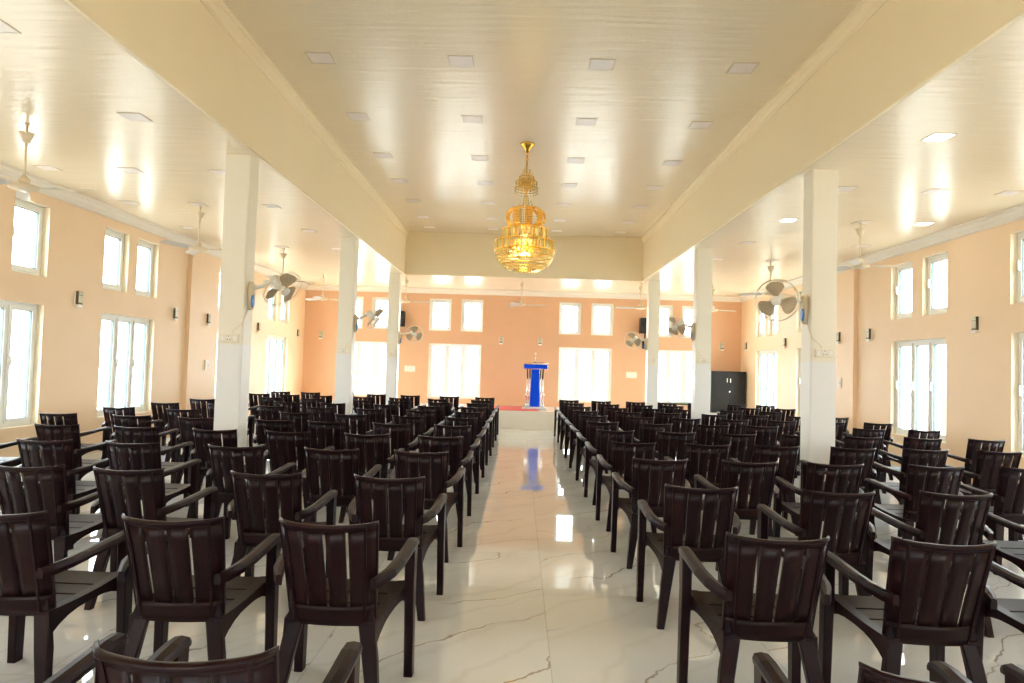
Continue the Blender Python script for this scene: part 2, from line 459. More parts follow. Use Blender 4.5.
def seat_mesh():
    bm = BM()
    def zt(y): return .405 + .035*((y+.21)/.46) - .010*math.sin(PI*(y+.21)/.46)
    def hw(y): return .195 + .050*((y+.21)/.46)
    ys = [-.21, -.105, .005, .115, .255]
    for a, b in zip(ys, ys[1:]):
        g = .007
        rings = []
        for y in lin(a+g, b-g, 4):
            w = hw(y)-.03; rings.append([(-w, y, zt(y)), (w, y, zt(y)), (w, y, zt(y)-.014), (-w, y, zt(y)-.014)])
        loft(bm, rings, smooth=False)
    for s in (-1, 1):
        # side rails with an arched skirt
        rings = []
        for y in lin(-.21, .255, 10):
            t = (y+.21)/.465; drop = .030 + .075*abs(2*t-1)**2.6
            w = hw(y); z = zt(y)
            rings.append([(s*(w-.055), y, z), (s*w, y, z+.004), (s*(w+.006), y, z-drop), (s*(w-.010), y, z-drop), (s*(w-.012), y, z-.016), (s*(w-.055), y, z-.014)])
        loft(bm, rings)
    # centre rail and turned-down front lip
    bx(bm, -.014, .014, -.21, .25, .392, .402)
    rings = []
    for x in lin(-.235, .235, 9):
        rings.append([(x, .25, .44), (x, .268, .434), (x, .272, .39-.015*(x/.235)**2), (x, .262, .39-.015*(x/.235)**2), (x, .258, .425), (x, .25, .425)])
    loft(bm, rings)
    return bm
def rect_path(bm, pts):
    """pts: (centre, half x, half y or half z axis pairs) rectangular section loft in world axes (horizontal section)"""
    rings = [[(c[0]-a, c[1]-b, c[2]), (c[0]+a, c[1]-b, c[2]), (c[0]+a, c[1]+b, c[2]), (c[0]-a, c[1]+b, c[2])] for c, a, b in pts]
    loft(bm, rings)
def leg_mesh(s, rear):
    bm = BM()
    if rear:
        rect_path(bm, [((s*.148, -.190, .45), .028, .007), ((s*.156, -.190, .39), .036, .012), ((s*.180, -.208, .25), .032, .022), ((s*.215, -.245, 0), .021, .021)])
    else:
        rect_path(bm, [((s*.262, .225, .625), .024, .040), ((s*.262, .222, .45), .023, .036), ((s*.265, .226, .25), .022, .033), ((s*.268, .230, 0), .021, .029)])
    bmesh.ops.recalc_face_normals(bm, faces=list(bm.faces))
    bmesh.ops.bevel(bm, geom=[e for e in bm.edges if e.calc_length() > .09], offset=.005, segments=1, affect='EDGES')
    return bm
def arm_mesh(s):
    bm = BM(); P = [(.198, -.285, .603, .014, .030), (.216, -.245, .607, .020, .030), (.243, -.165, .616, .026, .024), (.258, -.06, .626, .028, .020), (.263, .08, .637, .029, .019), (.264, .20, .645, .029, .019), (.264, .262, .643, .027, .020), (.263, .282, .632, .022, .012)]
    rings = []
    for x, y, z, w, h in P:
        rings.append([(s*(x-w), y, z-h*.4), (s*(x-w*.8), y, z+.006), (s*x, y, z+.010), (s*(x+w*.8), y, z+.006), (s*(x+w), y, z-h*.4), (s*(x+w*.92), y, z-h-.004), (s*(x-w*.92), y, z-h-.004)])
    loft(bm, rings)
    return bm
def make_chair():
    t = thing('plastic_armchair', 'x', 'chair')
    obj('backrest', backrest_mesh(), M['chair'], t)
    obj('seat', seat_mesh(), M['chair'], t)
    for s in (-1, 1):
        obj('armrest', arm_mesh(s), M['chair'], t)
        obj('leg', leg_mesh(s, False), M['chair'], t); obj('leg', leg_mesh(s, True), M['chair'], t)
    return t
proto = None
ROWY = [1.56, 2.85, 4.03, 5.26, 6.45, 7.68, 8.88, 10.05, 11.22, 12.45, 13.66, 14.93]
LX = [None, -.73, -1.43, -2.16, -2.90, -3.61, -4.36, -5.19]
RX = [None, 1.09, 1.78, 2.45, 3.18, 3.90, 4.62, 5.36]
# measured x of individual chairs where they leave the straight line of their file: (side, row, seat): x
FIX = {('L', 0, 1): -.745, ('L', 0, 2): -1.47, ('L', 2, 1): -.75, ('L', 2, 2): -1.48, ('L', 3, 4): -2.97, ('L', 3, 5): -3.66, ('L', 4, 4): -2.85, ('L', 1, 1): -.77, ('L', 2, 3): -2.29, ('L', 5, 4): -2.75, ('L', 8, 4): -3.05, ('L', 8, 5): -3.8, ('L', 10, 2): -1.6, ('L', 10, 3): -2.37, ('L', 11, 2): -1.52, ('L', 11, 3): -2.36,
       ('L', 11, 4): -3.1, ('L', 10, 4): -3.08, ('L', 9, 5): -3.75, ('L', 10, 5): -3.93, ('L', 9, 6): -4.52, ('L', 10, 6): -4.58, ('L', 11, 6): -4.54, ('L', 11, 5): -3.80,
       ('R', 0, 1): 1.02, ('R', 2, 2): 1.88, ('R', 2, 3): 2.60, ('R', 2, 4): 3.34, ('R', 1, 3): 2.52, ('R', 3, 4): 3.25, ('R', 3, 5): 3.98, ('R', 6, 3): 2.53, ('R', 11, 3): 2.54, ('R', 11, 4): 3.24,
       ('R', 9, 4): 3.05, ('R', 10, 4): 3.08, ('R', 11, 6): 4.78, ('R', 11, 7): 5.42, ('R', 8, 7): 5.27}
SKIP = {('L', 0): {3, 4, 5, 6, 7}, ('L', 1): {4, 5, 6, 7}, ('L', 2): {6, 7}, ('L', 3): {7}, ('R', 0): {3, 4, 5, 6, 7}, ('R', 1): {4, 5, 6, 7}, ('R', 2): {5, 6, 7}, ('R', 3): {6, 7}, ('R', 4): {7},
        ('L', 6): {5}, ('L', 8): {6}, ('R', 6): {5}, ('R', 9): {7}, ('R', 10): {5}}
rowword = lambda r: (['front of the photo', 'second', 'third', 'fourth', 'fifth', 'sixth'][r] + ' row from the camera') if r < 6 else (['last', 'second', 'third', 'fourth', 'fifth', 'sixth'][11-r] + ' row before the stage')
def rowtext(r):
    if r == 0: return 'nearest row to the camera'
    if r < 6: return ORD[r] + ' row from the camera'
    if r == 11: return 'row nearest the stage'
    return ORD[11-r] + ' row from the stage'
rnd = random.Random(3)
for side, XX in (('L', LX), ('R', RX)):
    for r, yt in enumerate(ROWY):
        for c in range(1, 8):
            if c in SKIP.get((side, r), ()): continue
            x = FIX.get((side, r, c), XX[c]); y = yt + .315 + rnd.uniform(-.015, .015)
            rz = rnd.uniform(-.035, .035)
            if side == 'R': y += .05*max(0, c-2)
            if (side, c) == ('R', 4) and r == 8: y -= .10
            blk = 'left' if side == 'L' else 'right'
            where = 'on the aisle' if c == 1 else ('against the %s wall' % blk if c == 7 else ORD[c-1] + ' from the aisle')
            lab = 'maroon slatted plastic armchair, %s block, %s, %s' % (blk, rowtext(r), where)
            grp = 'rows of plastic armchairs %s of the aisle' % blk
            if proto is None:
                proto = make_chair(); proto.location = (x, y, 0); proto.rotation_euler = (0, 0, rz); proto['label'] = lab; proto['group'] = grp
            else: dup(proto, (x, y, 0), rz, lab, grp)

# ------------------------------------------------------------------ ceiling light panels
def make_panel(on, S):
    t = thing('ceiling_light', 'x', 'ceiling light')
    bm = BM()
    for a in (-1, 1): bx(bm, -S, S, a*S, a*(S-.014), -.005, 0); bx(bm, a*S, a*(S-.014), -S+.014, S-.014, -.005, 0)
    obj('frame', bm, M['panel'], t)
    bm = BM(); bx(bm, -S+.014, S-.014, -S+.014, S-.014, -.004, -.001); obj('diffuser', bm, M['diff_on' if on else 'diff_off'], t)
    return t
pp = {}
def panel(x, y, z, on, label, group, S=.135):
    if (on, S) not in pp:
        pp[(on, S)] = make_panel(on, S); on = (on, S); pp[on].location = (x, y, z); pp[on]['label'] = label; pp[on]['group'] = group
    else: dup(pp[(on, S)], (x, y, z), 0, label, group)
NX = [-2.2, -.71, .77, 2.25]
NXW = ['outer left file', 'inner left file', 'inner right file', 'outer right file']
for j, y in enumerate([7.15, 8.85, 10.5, 11.95, 13.38, 14.8, 15.9]):
    for i, x in enumerate(NX):
        panel(x, y, ZN, False, 'unlit panel light in the raised ceiling, %s row from the camera, %s' % (ORD[j], NXW[i]), 'panel lights in the raised ceiling')
LIT = {('R', 1, 0), ('R', 3, 0), ('R', 3, 2)}
for side, xs in (('L', [-3.57, -4.62, -5.60]), ('R', [3.70, 4.73, 5.58])):
    for j, y in enumerate([4.47, 6.15, 7.93, 9.62, 11.35, 13.05]):
        for i, x in enumerate(xs):
            if (j == 0 and (i > 0 or side == 'R')) or (j == 1 and i == 2): continue
            if side == 'L' and j == 1 and i == 1: continue
            on = (side, j, i) in LIT
            s = 'left' if side == 'L' else 'right'
            w = ['nearest the beam', 'middle of the aisle', 'nearest the wall'][i]
            panel(x, y, ZC, on, '%s panel light over %s side aisle, %s row from camera, %s' % ('glowing' if on else 'unlit', s, ORD[j], w), 'panel lights over the %s side aisle' % s, .105)

# ------------------------------------------------------------------ ceiling fans
def make_cfan():
    t = thing('ceiling_fan', 'x', 'ceiling fan')      # origin on the ceiling
    bm = BM(); lathe(bm, [(.018, -.19), (.03, -.185), (.062, -.10), (.064, -.092), (.02, -.09)], n=20); obj('canopy', bm, M['cream'], t)
    bm = BM(); tube(bm, [(0, 0, 0), (0, 0, -.56)], .011, 10); lathe(bm, [(.02, -.02), (.02, 0), (.018, 0)], n=10); obj('rod', bm, M['cream'], t)
    bm = BM(); lathe(bm, [(.02, -.535), (.03, -.56), (.045, -.58), (.10, -.592), (.125, -.60), (.125, -.622), (.11, -.632), (.06, -.645), (.05, -.65), (.0001, -.652)], n=28); obj('motor', bm, M['cream'], t)
    bm = BM(); lathe(bm, [(.016, -.50), (.045, -.535), (.05, -.565), (.02, -.57)], n=18); obj('lower_cup', bm, M['cream'], t)
    for k in range(3):
        bm = BM(); R = Matrix.Rotation(2*PI*k/3, 4, 'Z')
        rings = []
        for d, w, tw in ((.09, .030, .05), (.15, .032, .12), (.19, .055, .32), (.40, .060, .30), (.58, .063, .26), (.605, .045, .24)):
            rings.append([(d, a, -.612 + a*tw + b) for a, b in ((-w, -.002), (w, -.002), (w, .003), (-w, .003))])
        loft(bm, rings); obj('blade', bm, M['bladew'], t, world=R)
    return t
cf = None
def cfan(x, y, rz, label):
    global cf
    if cf is None:
        cf = make_cfan(); cf.location = (x, y, ZC); cf.rotation_euler = (0, 0, rz); cf['label'] = label; cf['group'] = 'ceiling fans'
    else: dup(cf, (x, y, ZC), rz, label, 'ceiling fans')
cfan(-4.74, 6.4, .12, 'cream three-blade ceiling fan over left side aisle, nearest the camera')
cfan(-4.65, 9.75, .12, 'cream three-blade ceiling fan over left side aisle, just left of nearest pillar')
cfan(-4.66, 13.28, .4, 'cream three-blade ceiling fan over left side aisle, seen behind the round wall fan')
cfan(4.72, 9.65, -.1, 'cream three-blade ceiling fan over right side aisle, just right of nearest pillar')
cfan(4.75, 13.18, .4, 'cream three-blade ceiling fan over right side aisle, its rod above round wall fan')
cfan(-4.95, 17.0, .5, 'cream ceiling fan before the rear wall, in the far left corner')
cfan(-2.88, 17.0, .12, 'cream ceiling fan before the rear wall, above the left loudspeaker')
cfan(0.0, 17.0, .06, 'cream ceiling fan before the rear wall, straight above the blue lectern')
cfan(2.94, 17.0, 1.0, 'cream ceiling fan before the rear wall, above the right loudspeaker')
cfan(4.72, 17.0, .18, 'cream ceiling fan before the rear wall, above the dark steel cupboard')

# ------------------------------------------------------------------ wall fans on the pillars
def wallfan(px, py, side, z, n, hub, label, swz, spin=1.45):
    """base on the pillar face at x=px facing +/-x (side); head centred at hub, axis n"""
    t = thing('wall_fan', label, 'wall fan', (px, py, z), 0, 'wall fans on the pillars')
    s = side
    inv = lambda p: Vector(p) - Vector((px, py, z))
    bm = BM()
    loft(bm, [[(s*d, yy, zz) for yy, zz in [(w*math.cos(a)*.052, h*math.sin(a)) for a in [2*PI*i/20 for i in range(20)]]] for d, w, h in ((0, 1, .155), (.03, 1, .155), (.055, .85, .14), (.06, .5, .11))], smooth=True)
    base = obj('base', bm, M['cream'], t)
    bm = BM(); loft(bm, [[(s*d, -.012 + w*math.cos(a)*.036 - .02, -.06 + h*math.sin(a)) for a in [2*PI*i/16 for i in range(16)]] for d, w, h in ((.05, 1, .07), (.066, .9, .062))], smooth=True)
    cp = obj('control_panel', bm, M['blue'], base)
    H = inv(hub); n = Vector(n).normalized()
    mback = H - n*.10
    bm = BM(); tube(bm, [(s*.04, 0, .09), (s*.12, 0, .10), H - n*.16 + Vector((0, 0, 0))], [.024, .022, .02], 10); obj('arm', bm, M['white'], t)
    u = n.cross(Vector((0, 0, 1))).normalized(); v = u.cross(n)
    W = Matrix((( u.x, v.x, n.x, H.x), (u.y, v.y, n.y, H.y), (u.z, v.z, n.z, H.z), (0, 0, 0, 1)))
    bm = BM(); lathe(bm, [(.0001, -.20), (.03, -.198), (.05, -.18), (.056, -.13), (.056, -.06), (.04, -.035), (.02, -.03)], n=20); obj('motor', bm, M['white'], t, world=W)
    R_ = .218
    for k in range(3):
        bm = BM(); a0 = 2*PI*k/3 + spin; F = []
        for rr, wd in ((.035, .50), (.065, .50), (.10, .60), (.14, .64), (.170, .60), (.188, .48), (.197, .25)):
            row = []
            for q in lin(-1, 1, 7):
                aa = a0 + q*wd; row.append((rr*math.cos(aa), rr*math.sin(aa), .022*q + .002))
            F.append(row)
        V = [[bm.verts.new(p) for p in row] for row in F]; V2 = [[bm.verts.new((p[0], p[1], p[2]-.004)) for p in row] for row in F]
        for i in range(6):
            for j in range(6):
                bm.faces.new((V[i][j], V[i+1][j], V[i+1][j+1], V[i][j+1])).smooth = True; bm.faces.new((V2[i][j], V2[i][j+1], V2[i+1][j+1], V2[i+1][j])).smooth = True
        obj('blade', bm, M['fanblade'], t, world=W)
    bm = BM(); circ = lambda r, z: [(r*math.cos(2*PI*i/40), r*math.sin(2*PI*i/40), z) for i in range(40)]
    tube(bm, circ(R_, 0), .0045, 6, closed=True); tube(bm, circ(R_*.97, .035), .0018, 4, closed=True); tube(bm, circ(R_*.97, -.04), .0018, 4, closed=True)
    for i in range(36):
        a = 2*PI*i/36; c_, s_ = math.cos(a), math.sin(a)
        tube(bm, [(R_*c_, R_*s_, 0), (R_*.95*c_, R_*.95*s_, .036), (R_*.6*c_, R_*.6*s_, .052), (.045*c_, .045*s_, .055)], .0009, 3)
        tube(bm, [(R_*c_, R_*s_, 0), (R_*.95*c_, R_*.95*s_, -.04), (R_*.6*c_, R_*.6*s_, -.055), (.045*c_, .045*s_, -.06)], .0009, 3)
    obj('cage', bm, M['wire'], t, world=W)
    bm = BM(); lathe(bm, [(.05, .05), (.05, .058), (.035, .066), (.0001, .068)], n=20); obj('hub_cap', bm, M['white'], t, world=W)
    if swz:
        sx = -s*.12
        bm = BM(); tube(bm, [(s*.004, -.03, -.15), (s*.004, -.10, -.24), (s*.004, -.155, -.30), (-s*.02, -.17, -.335), (sx*.6, -.17, swz-z+.09), (sx*.8, -.17, swz-z+.05)], .004, 6)
        obj('power_cable', bm, M['cream'], t)
P1 = [(-2.925, 7.325), (-2.925, 12.025), (-2.925, 16.485), (3.025, 7.325), (3.025, 12.025), (3.025, 16.485)]
wallfan(*P1[0], 1, 2.19, (.62, -.32, -.60), (-2.55, 7.29, 2.27), 'round caged wall fan tilted down on the nearest left pillar', 1.725)
wallfan(*P1[3], -1, 2.21, (-.45, -.85, -.22), (2.67, 7.22, 2.29), 'round caged wall fan facing the camera on the nearest right pillar', 1.748)
wallfan(*P1[1], 1, 2.20, (.82, -.12, -.52), (-2.56, 12.05, 2.30), 'round caged wall fan seen edge-on on the middle left pillar', 1.715)
wallfan(*P1[4], -1, 2.22, (-.72, -.45, -.5), (2.70, 12.0, 2.30), 'round caged wall fan tilted down on the middle right pillar', 1.733)
wallfan(*P1[2], 1, 2.14, (.35, -.86, -.35), (-2.55, 16.45, 2.24), 'round caged wall fan below the loudspeaker on the farthest left pillar', 0)
wallfan(*P1[5], -1, 2.16, (-.5, -.75, -.42), (2.68, 16.45, 2.24), 'round caged wall fan below the loudspeaker on the farthest right pillar', 0)

# ------------------------------------------------------------------ switch boards
def switchboard(loc, rz, w, h, label, keys):
    t = thing('switchboard', label, 'switch', loc, rz, 'switchboards')       # local: plate in XZ, facing -Y
    bm = BM(); bx(bm, -w/2, w/2, -.022, 0, -h/2, h/2); obj('plate', bm, M['socket'], t, bevel=.004)
    n = keys
    for k in range(n):
        x = -w/2 + w*(k+.5)/n
        bm = BM(); bx(bm, x-w/n*.28, x+w/n*.28, -.029, -.02, -h*.26, h*.26)
        if k == n//2:
            f = obj('socket', bm, M['key'], t)
            bm = BM()
            for dx, dz in ((0, .02), (-.012, -.012), (.012, -.012)): box(bm, (x+dx, -.03, dz), (.009, .003, .012))
            obj('socket_hole', bm, M['keyd'], f)
        else: obj('switch', bm, M['key'], t)
for (x0, y0), w_, z_ in zip(PIL, ('nearest left', 'middle left', 'farthest left', 'nearest right', 'middle right', 'farthest right'), (1.725, 1.715, 1.748, 1.748, 1.733, 1.784)):
    switchboard((x0+.1325, y0, z_), 0, .19, .09, 'ivory switchboard on the front face of the %s pillar' % w_, 3)
switchboard((XL, 13.39, 1.38), PI/2, .17, .20, 'square ivory switchboard on the left wall beyond the pilaster', 2)
switchboard((XR, 13.39, 1.40), -PI/2, .17, .20, 'square ivory switchboard on the right wall beyond the pilaster', 2)
switchboard((-3.10, YB, 1.395), 0, .30, .17, 'large white switchboard on the rear wall, left of the lectern', 4)
switchboard((3.14, YB, 1.40), 0, .30, .17, 'large white switchboard on the rear wall, right of the lectern', 4)

# ------------------------------------------------------------------ wall sconces
def make_sconce():
    t = thing('wall_sconce', 'x', 'wall light')        # local: on XZ plane facing -Y
    bm = BM(); bx(bm, -.062, .062, -.010, 0, -.085, .10); obj('back_plate', bm, M['sconw'], t)
    bm = BM(); bx(bm, -.046, .046, -.046, -.010, -.060, .11); obj('body', bm, M['scond'], t)
    bm = BM(); bx(bm, -.043, .043, -.051, -.046, -.045, .107); obj('face_glass', bm, M['scon'], t)
    bm = BM(); bx(bm, -.046, .046, -.053, -.010, -.072, -.060); bx(bm, -.044, .044, -.053, -.050, .052, .058); obj('band', bm, M['scond'], t)
    bm = BM(); bx(bm, -.044, .044, -.050, -.010, -.112, -.072); obj('lens', bm, M['sconw'], t)
    return t
sc = None
def sconce(loc, rz, label):
    global sc
    if sc is None:
        sc = make_sconce(); sc.location = loc; sc.rotation_euler = (0, 0, rz); sc['label'] = label; sc['group'] = 'box wall sconces'
    else: dup(sc, loc, rz, label, 'box wall sconces')
wl = ['nearest the camera', 'just before the pilaster', 'just beyond the pilaster', 'between the last two windows', 'nearest the rear corner']
for ys, x, rz, s in (((9.4, 12.06, 13.35, 15.94, 18.78), XL, PI/2, 'left'), ((9.4, 12.26, 13.41, 16.12, 18.88), XR, -PI/2, 'right')):
    for k, y in enumerate(ys): sconce((x, y, 2.27), rz, 'dark box wall sconce with white lens on %s wall, %s' % (s, wl[k]))
for x, w_ in ((-5.65, 'at the far left corner'), (-.55, 'above and left of the lectern'), (.55, 'above and right of the lectern'), (5.66, 'above the dark steel cupboard')):
    sconce((x, YB, 2.27), 0, 'small box wall sconce on the orange rear wall, %s' % w_)

# ------------------------------------------------------------------ loudspeakers on brackets
for x, s in ((-3.42, 'left'), (3.47, 'right')):
    t = thing('loudspeaker', 'black box loudspeaker on the rear wall, %s of the lectern' % s, 'speaker', (x, YB-.17, 2.57), 0, 'wall loudspeakers')
    bm = BM(); bx(bm, -.15, .15, -.14, .12, 0, .43); obj('cabinet', bm, M['black'], t, bevel=.012)
    bm = BM(); bx(bm, -.135, .135, -.15, -.14, .015, .415); obj('grille', bm, M['black'], t)
    bm = BM(); tube(bm, [(0, .17, -.30), (0, .10, -.28), (0, .02, -.10), (0, .02, .0)], .022, 8); bx(bm, -.05, .05, .155, .17, -.42, -.20); ico(bm, (0, .12, -.38), .05, 2); obj('bracket', bm, M['black'], t)

# ------------------------------------------------------------------ chandelier
CX, CY = .02, 9.78
t = thing('chandelier', 'tall gold chandelier with crystal tiers and a round crystal bowl', 'chandelier', (CX, CY, ZN))
zz = lambda z: z - ZN
bm = BM(); lathe(bm, [(.02, zz(4.60)), (.035, zz(4.62)), (.05, zz(4.66)), (.10, zz(4.70)), (.105, zz(4.723)), (.0001, zz(4.723))], n=28); obj('canopy', bm, M['gold'], t)
bm = BM(); tube(bm, [(0, 0, zz(4.62)), (0, 0, zz(3.3))], .012, 10)
for z in (4.58, 4.50): lathe(bm, [(.012, zz(z-.02)), (.022, zz(z)), (.012, zz(z+.02))], n=12)
obj('rod', bm, M['gold'], t)
rc = random.Random(5)
def strand_ring(bm, r, z0, z1, n, br=.010, bh=.016, r1=None, mi=0):
    m = max(1, int(abs(z0-z1)/(bh*2.0)))
    for i in range(n):
        a = 2*PI*i/n + rc.uniform(-.02, .02)
        for k in range(m):
            f = (k+.5)/m; rr = r + ((r1 if r1 is not None else r)-r)*f
            if i == 0: tube(bm, [(rr*math.cos(2*PI*q/24), rr*math.sin(2*PI*q/24), zz(z0+(z1-z0)*f)) for q in range(24)], .0015, 4, mi, True)
            octa(bm, (rr*math.cos(a), rr*math.sin(a), zz(z0+(z1-z0)*f)), br, bh, mi)
# small upper cascade
up = BM()
for r, za, zb, n in ((.05, 4.36, 4.20, 8), (.10, 4.26, 4.10, 14), (.15, 4.18, 4.02, 20), (.165, 4.10, 3.99, 22)):
    strand_ring(up, r, za, zb, n, .011, .017)
strand_ring(up, .12, 4.22, 4.06, 12, .011, .017, None, 1); strand_ring(up, .075, 4.30, 4.10, 9, .011, .017, None, 1)
ucas = obj('upper_cascade', up, [M['amber'], M['goldbead']], t)
bm = BM(); lathe(bm, [(.015, zz(4.04)), (.06, zz(4.06)), (.085, zz(4.11)), (.07, zz(4.16)), (.015, zz(4.19))], n=20)
for i in range(6):
    a = PI/3*i; tube(bm, [(.04*math.cos(a), .04*math.sin(a), zz(4.10)), (.11*math.cos(a), .11*math.sin(a), zz(4.05)), (.155*math.cos(a), .155*math.sin(a), zz(4.12)), (.16*math.cos(a), .16*math.sin(a), zz(4.19))], .007, 6)
obj('upper_frame', bm, M['gold'], ucas)
bm = BM(); strand_ring(bm, .03, 3.98, 3.82, 8, .009, .014, .05); strand_ring(bm, .07, 3.90, 3.80, 12, .009, .014, .12); obj('neck_strands', bm, M['crystal'], t)
# crown of beaded arches
bm = BM()
for i in range(9):
    a = 2*PI*i/9
    for j in range(13):
        f = j/12; ang = -PI/2*.92 + f*PI*.92*1.02
        r = .095 + .185*math.cos(ang)**.8 if math.cos(ang) > 0 else .095
        z = 3.655 + .135*math.sin(ang)
        w = .17*(.45+.55*math.cos(ang))
        for q in (-1, -.33, .33, 1):
            aa = a + q*w*.9
            ico(bm, (r*math.cos(aa), r*math.sin(aa), zz(z)), .0175, 1)
obj('crown', bm, M['goldbead'], t)
bm = BM(); strand_ring(bm, .08, 3.80, 3.50, 16, .010, .016); obj('crown_strands', bm, M['amber'], t)
# drum tiers
bm = BM()
def bars(bm, r, z0, z1, n, w=.014):
    for i in range(n):
        a = 2*PI*i/n; R = Matrix.Rotation(a, 3, 'Z')
        box(bm, (r*math.cos(a), r*math.sin(a), zz((z0+z1)/2)), (w*.7, w, abs(z1-z0)), 1 if i % 4 == 0 else 0, R)
bars(bm, .33, 3.47, 3.335, 64, .018); bars(bm, .24, 3.50, 3.40, 40, .016)
up_t = obj('upper_drum', bm, [M['crystal'], M['goldbead']], t)
bm = BM()
for r, z in ((.33, 3.475), (.24, 3.505), (.28, 3.47)): tube(bm, [(r*math.cos(2*PI*i/36), r*math.sin(2*PI*i/36), zz(z)) for i in range(36)], .011, 6, closed=True)
for i in range(14):
    a = 2*PI*i/14; tube(bm, [(.0*math.cos(a), .0*math.sin(a), zz(3.47)), (.33*math.cos(a), .33*math.sin(a), zz(3.47))], .006, 5)
    ico(bm, (.30*math.cos(a), .30*math.sin(a), zz(3.36)), .022, 1, (1, 1, 1.5))
obj('upper_ring', bm, M['gold'], up_t)
bm = BM(); bars(bm, .425, 3.30, 3.175, 84, .018); bars(bm, .36, 3.31, 3.20, 60, .014); lo_t = obj('lower_drum', bm, [M['crystal'], M['goldbead']], t)
bm = BM()
for r, z in ((.425, 3.305), (.425, 3.17), (.30, 3.30)): tube(bm, [(r*math.cos(2*PI*i/40), r*math.sin(2*PI*i/40), zz(z)) for i in range(40)], .010, 6, closed=True)
for i in range(18):
    a = 2*PI*i/18; tube(bm, [(0, 0, zz(3.30)), (.425*math.cos(a), .425*math.sin(a), zz(3.305))], .006, 5)
    ico(bm, (.20*math.cos(a), .20*math.sin(a), zz(3.24)), .028, 1, (1, 1, 1.6))
obj('lower_ring', bm, M['gold'], lo_t)
# bowl of hanging crystals
bm = BM()
for k in range(9):
    f = (k+.5)/9; ang = f*PI/2; r = .415*math.cos(ang)**.75; z = 3.165 - .285*math.sin(ang)
    n = max(3, int(2*PI*r/.036))
    tube(bm, [(r*math.cos(2*PI*q/36), r*math.sin(2*PI*q/36), zz(z)) for q in range(36)], .002, 4, 1, True)
    for i in range(n):
        a = 2*PI*(i+.5*(k % 2))/n
        octa(bm, (r*math.cos(a), r*math.sin(a), zz(z)), .0155, .018, 0 if (i+k) % 3 else 1)
octa(bm, (0, 0, zz(2.88)), .018, .03)
bowl = obj('crystal_bowl', bm, [M['crystal'], M['amber']], t)
bm = BM()
for k in range(1, 6):
    f = k/6; ang = f*PI/2; r = .40*math.cos(ang)**.75; z = 3.165 - .27*math.sin(ang)
    tube(bm, [(r*math.cos(2*PI*i/32), r*math.sin(2*PI*i/32), zz(z)) for i in range(32)], .006, 5, closed=True)
obj('bowl_frame', bm, M['gold'], bowl)

# ------------------------------------------------------------------ lectern, microphone, carpet
LXc, LYc = .41, 18.0
t = thing('lectern', 'blue and clear acrylic lectern with splayed tubes standing on the stage', 'lectern', (LXc, LYc, ZS+.0085))
bm = BM(); bx(bm, -.325, .325, -.21, .20, 0, .03); bx(bm, -.26, .26, -.17, .17, .03, .055); obj('base', bm, M['keyb'], t, bevel=.006)
bm = BM(); loft(bm, [[(-w, -.12, z), (w, -.12, z), (w, -.085, z), (-w, -.085, z)] for w, z in ((.122, .055), (.122, .30), (.105, .80), (.105, 1.03))]); obj('front_panel', bm, M['lblue'], t)
bm = BM()
for s in (-1, 1): loft(bm, [[(s*w, -.118, z), (s*(w+.02), -.118, z), (s*(w+.02), -.09, z), (s*w, -.09, z)] for w, z in ((.122, .055), (.122, .30), (.105, .80), (.105, 1.03))])
obj('panel_edge', bm, M['acrylic'], t)
bm = BM(); bx(bm, -.30, .30, -.21, -.18, 1.04, 1.15); obj('header', bm, M['lblue'], t, bevel=.004)
bm = BM(); bx(bm, -.325, .325, -.215, -.165, 1.15, 1.172); bx(bm, -.325, .325, -.215, -.165, 1.022, 1.04); bx(bm, -.325, -.30, -.215, -.165, 1.04, 1.15); bx(bm, .30, .325, -.215, -.165, 1.04, 1.15); obj('header_frame', bm, M['acrylic'], t)
bm = BM()
box(bm, (0, .02, 1.182), (.62, .40, .018)); obj('reading_top', bm, M['acrylic'], t)
for s in (-1, 1):
    for dx, yy in ((.16, .02), (.225, -.05)):
        bm = BM(); tube(bm, [(s*(dx+.0), yy, .05), (s*(dx-.02), yy, .45), (s*(dx-.03), yy, .78)], .018, 10)
        p = obj('support_tube', bm, M['silver'], t)
        bm = BM(); tube(bm, [(s*(dx-.03), yy, .78), (s*(dx-.03+.012), yy, 1.04)], .02, 10); obj('dark_sleeve', bm, M['black'], p)
        for zc in (.10, .36):
            bm = BM(); lathe(bm, [(.02, zc-.03), (.036, zc-.02), (.036, zc+.02), (.02, zc+.03)], (s*(dx-.01), yy, 0), 12); obj('joint_ring', bm, M['silver'], p)
    bm = BM(); tube(bm, [(s*.30, -.19, 1.15), (s*.305, -.19, 1.175)], .012, 8); ico(bm, (s*.307, -.19, 1.172), .018, 1); obj('corner_knob', bm, M['silver'], t)
t = thing('microphone', 'slim gooseneck microphone standing on top of the blue lectern', 'microphone', (LXc-.01, LYc-.02, ZS+1.2005))
bm = BM(); lathe(bm, [(.04, 0), (.04, .015), (.015, .022)], n=16); obj('foot', bm, M['black'], t)
bm = BM(); tube(bm, [(0, 0, .02), (0, .005, .12), (0, -.02, .20), (0, -.06, .235)], .006, 8); obj('gooseneck', bm, M['silver'], t)
bm = BM(); ico(bm, (0, -.075, .235), .024, 2, (1, 1.5, 1)); obj('capsule', bm, M['white'], t)
bm = BM(); bx(bm, -.10, .10, -.05, .05, 0, .012)
o = obj('open_book', bm, M['black'], None, bevel=.003); o.location = (LXc+.12, LYc+.03, ZS+1.2005); tag(o, 'dark flat book lying on the lectern top', 'book')
bm = BM(); bx(bm, -1.35, .50, YS+.06, 18.9, ZS, ZS+.008); o = obj('carpet', bm, M['red']); tag(o, 'red carpet laid on the stage under the lectern', 'carpet')

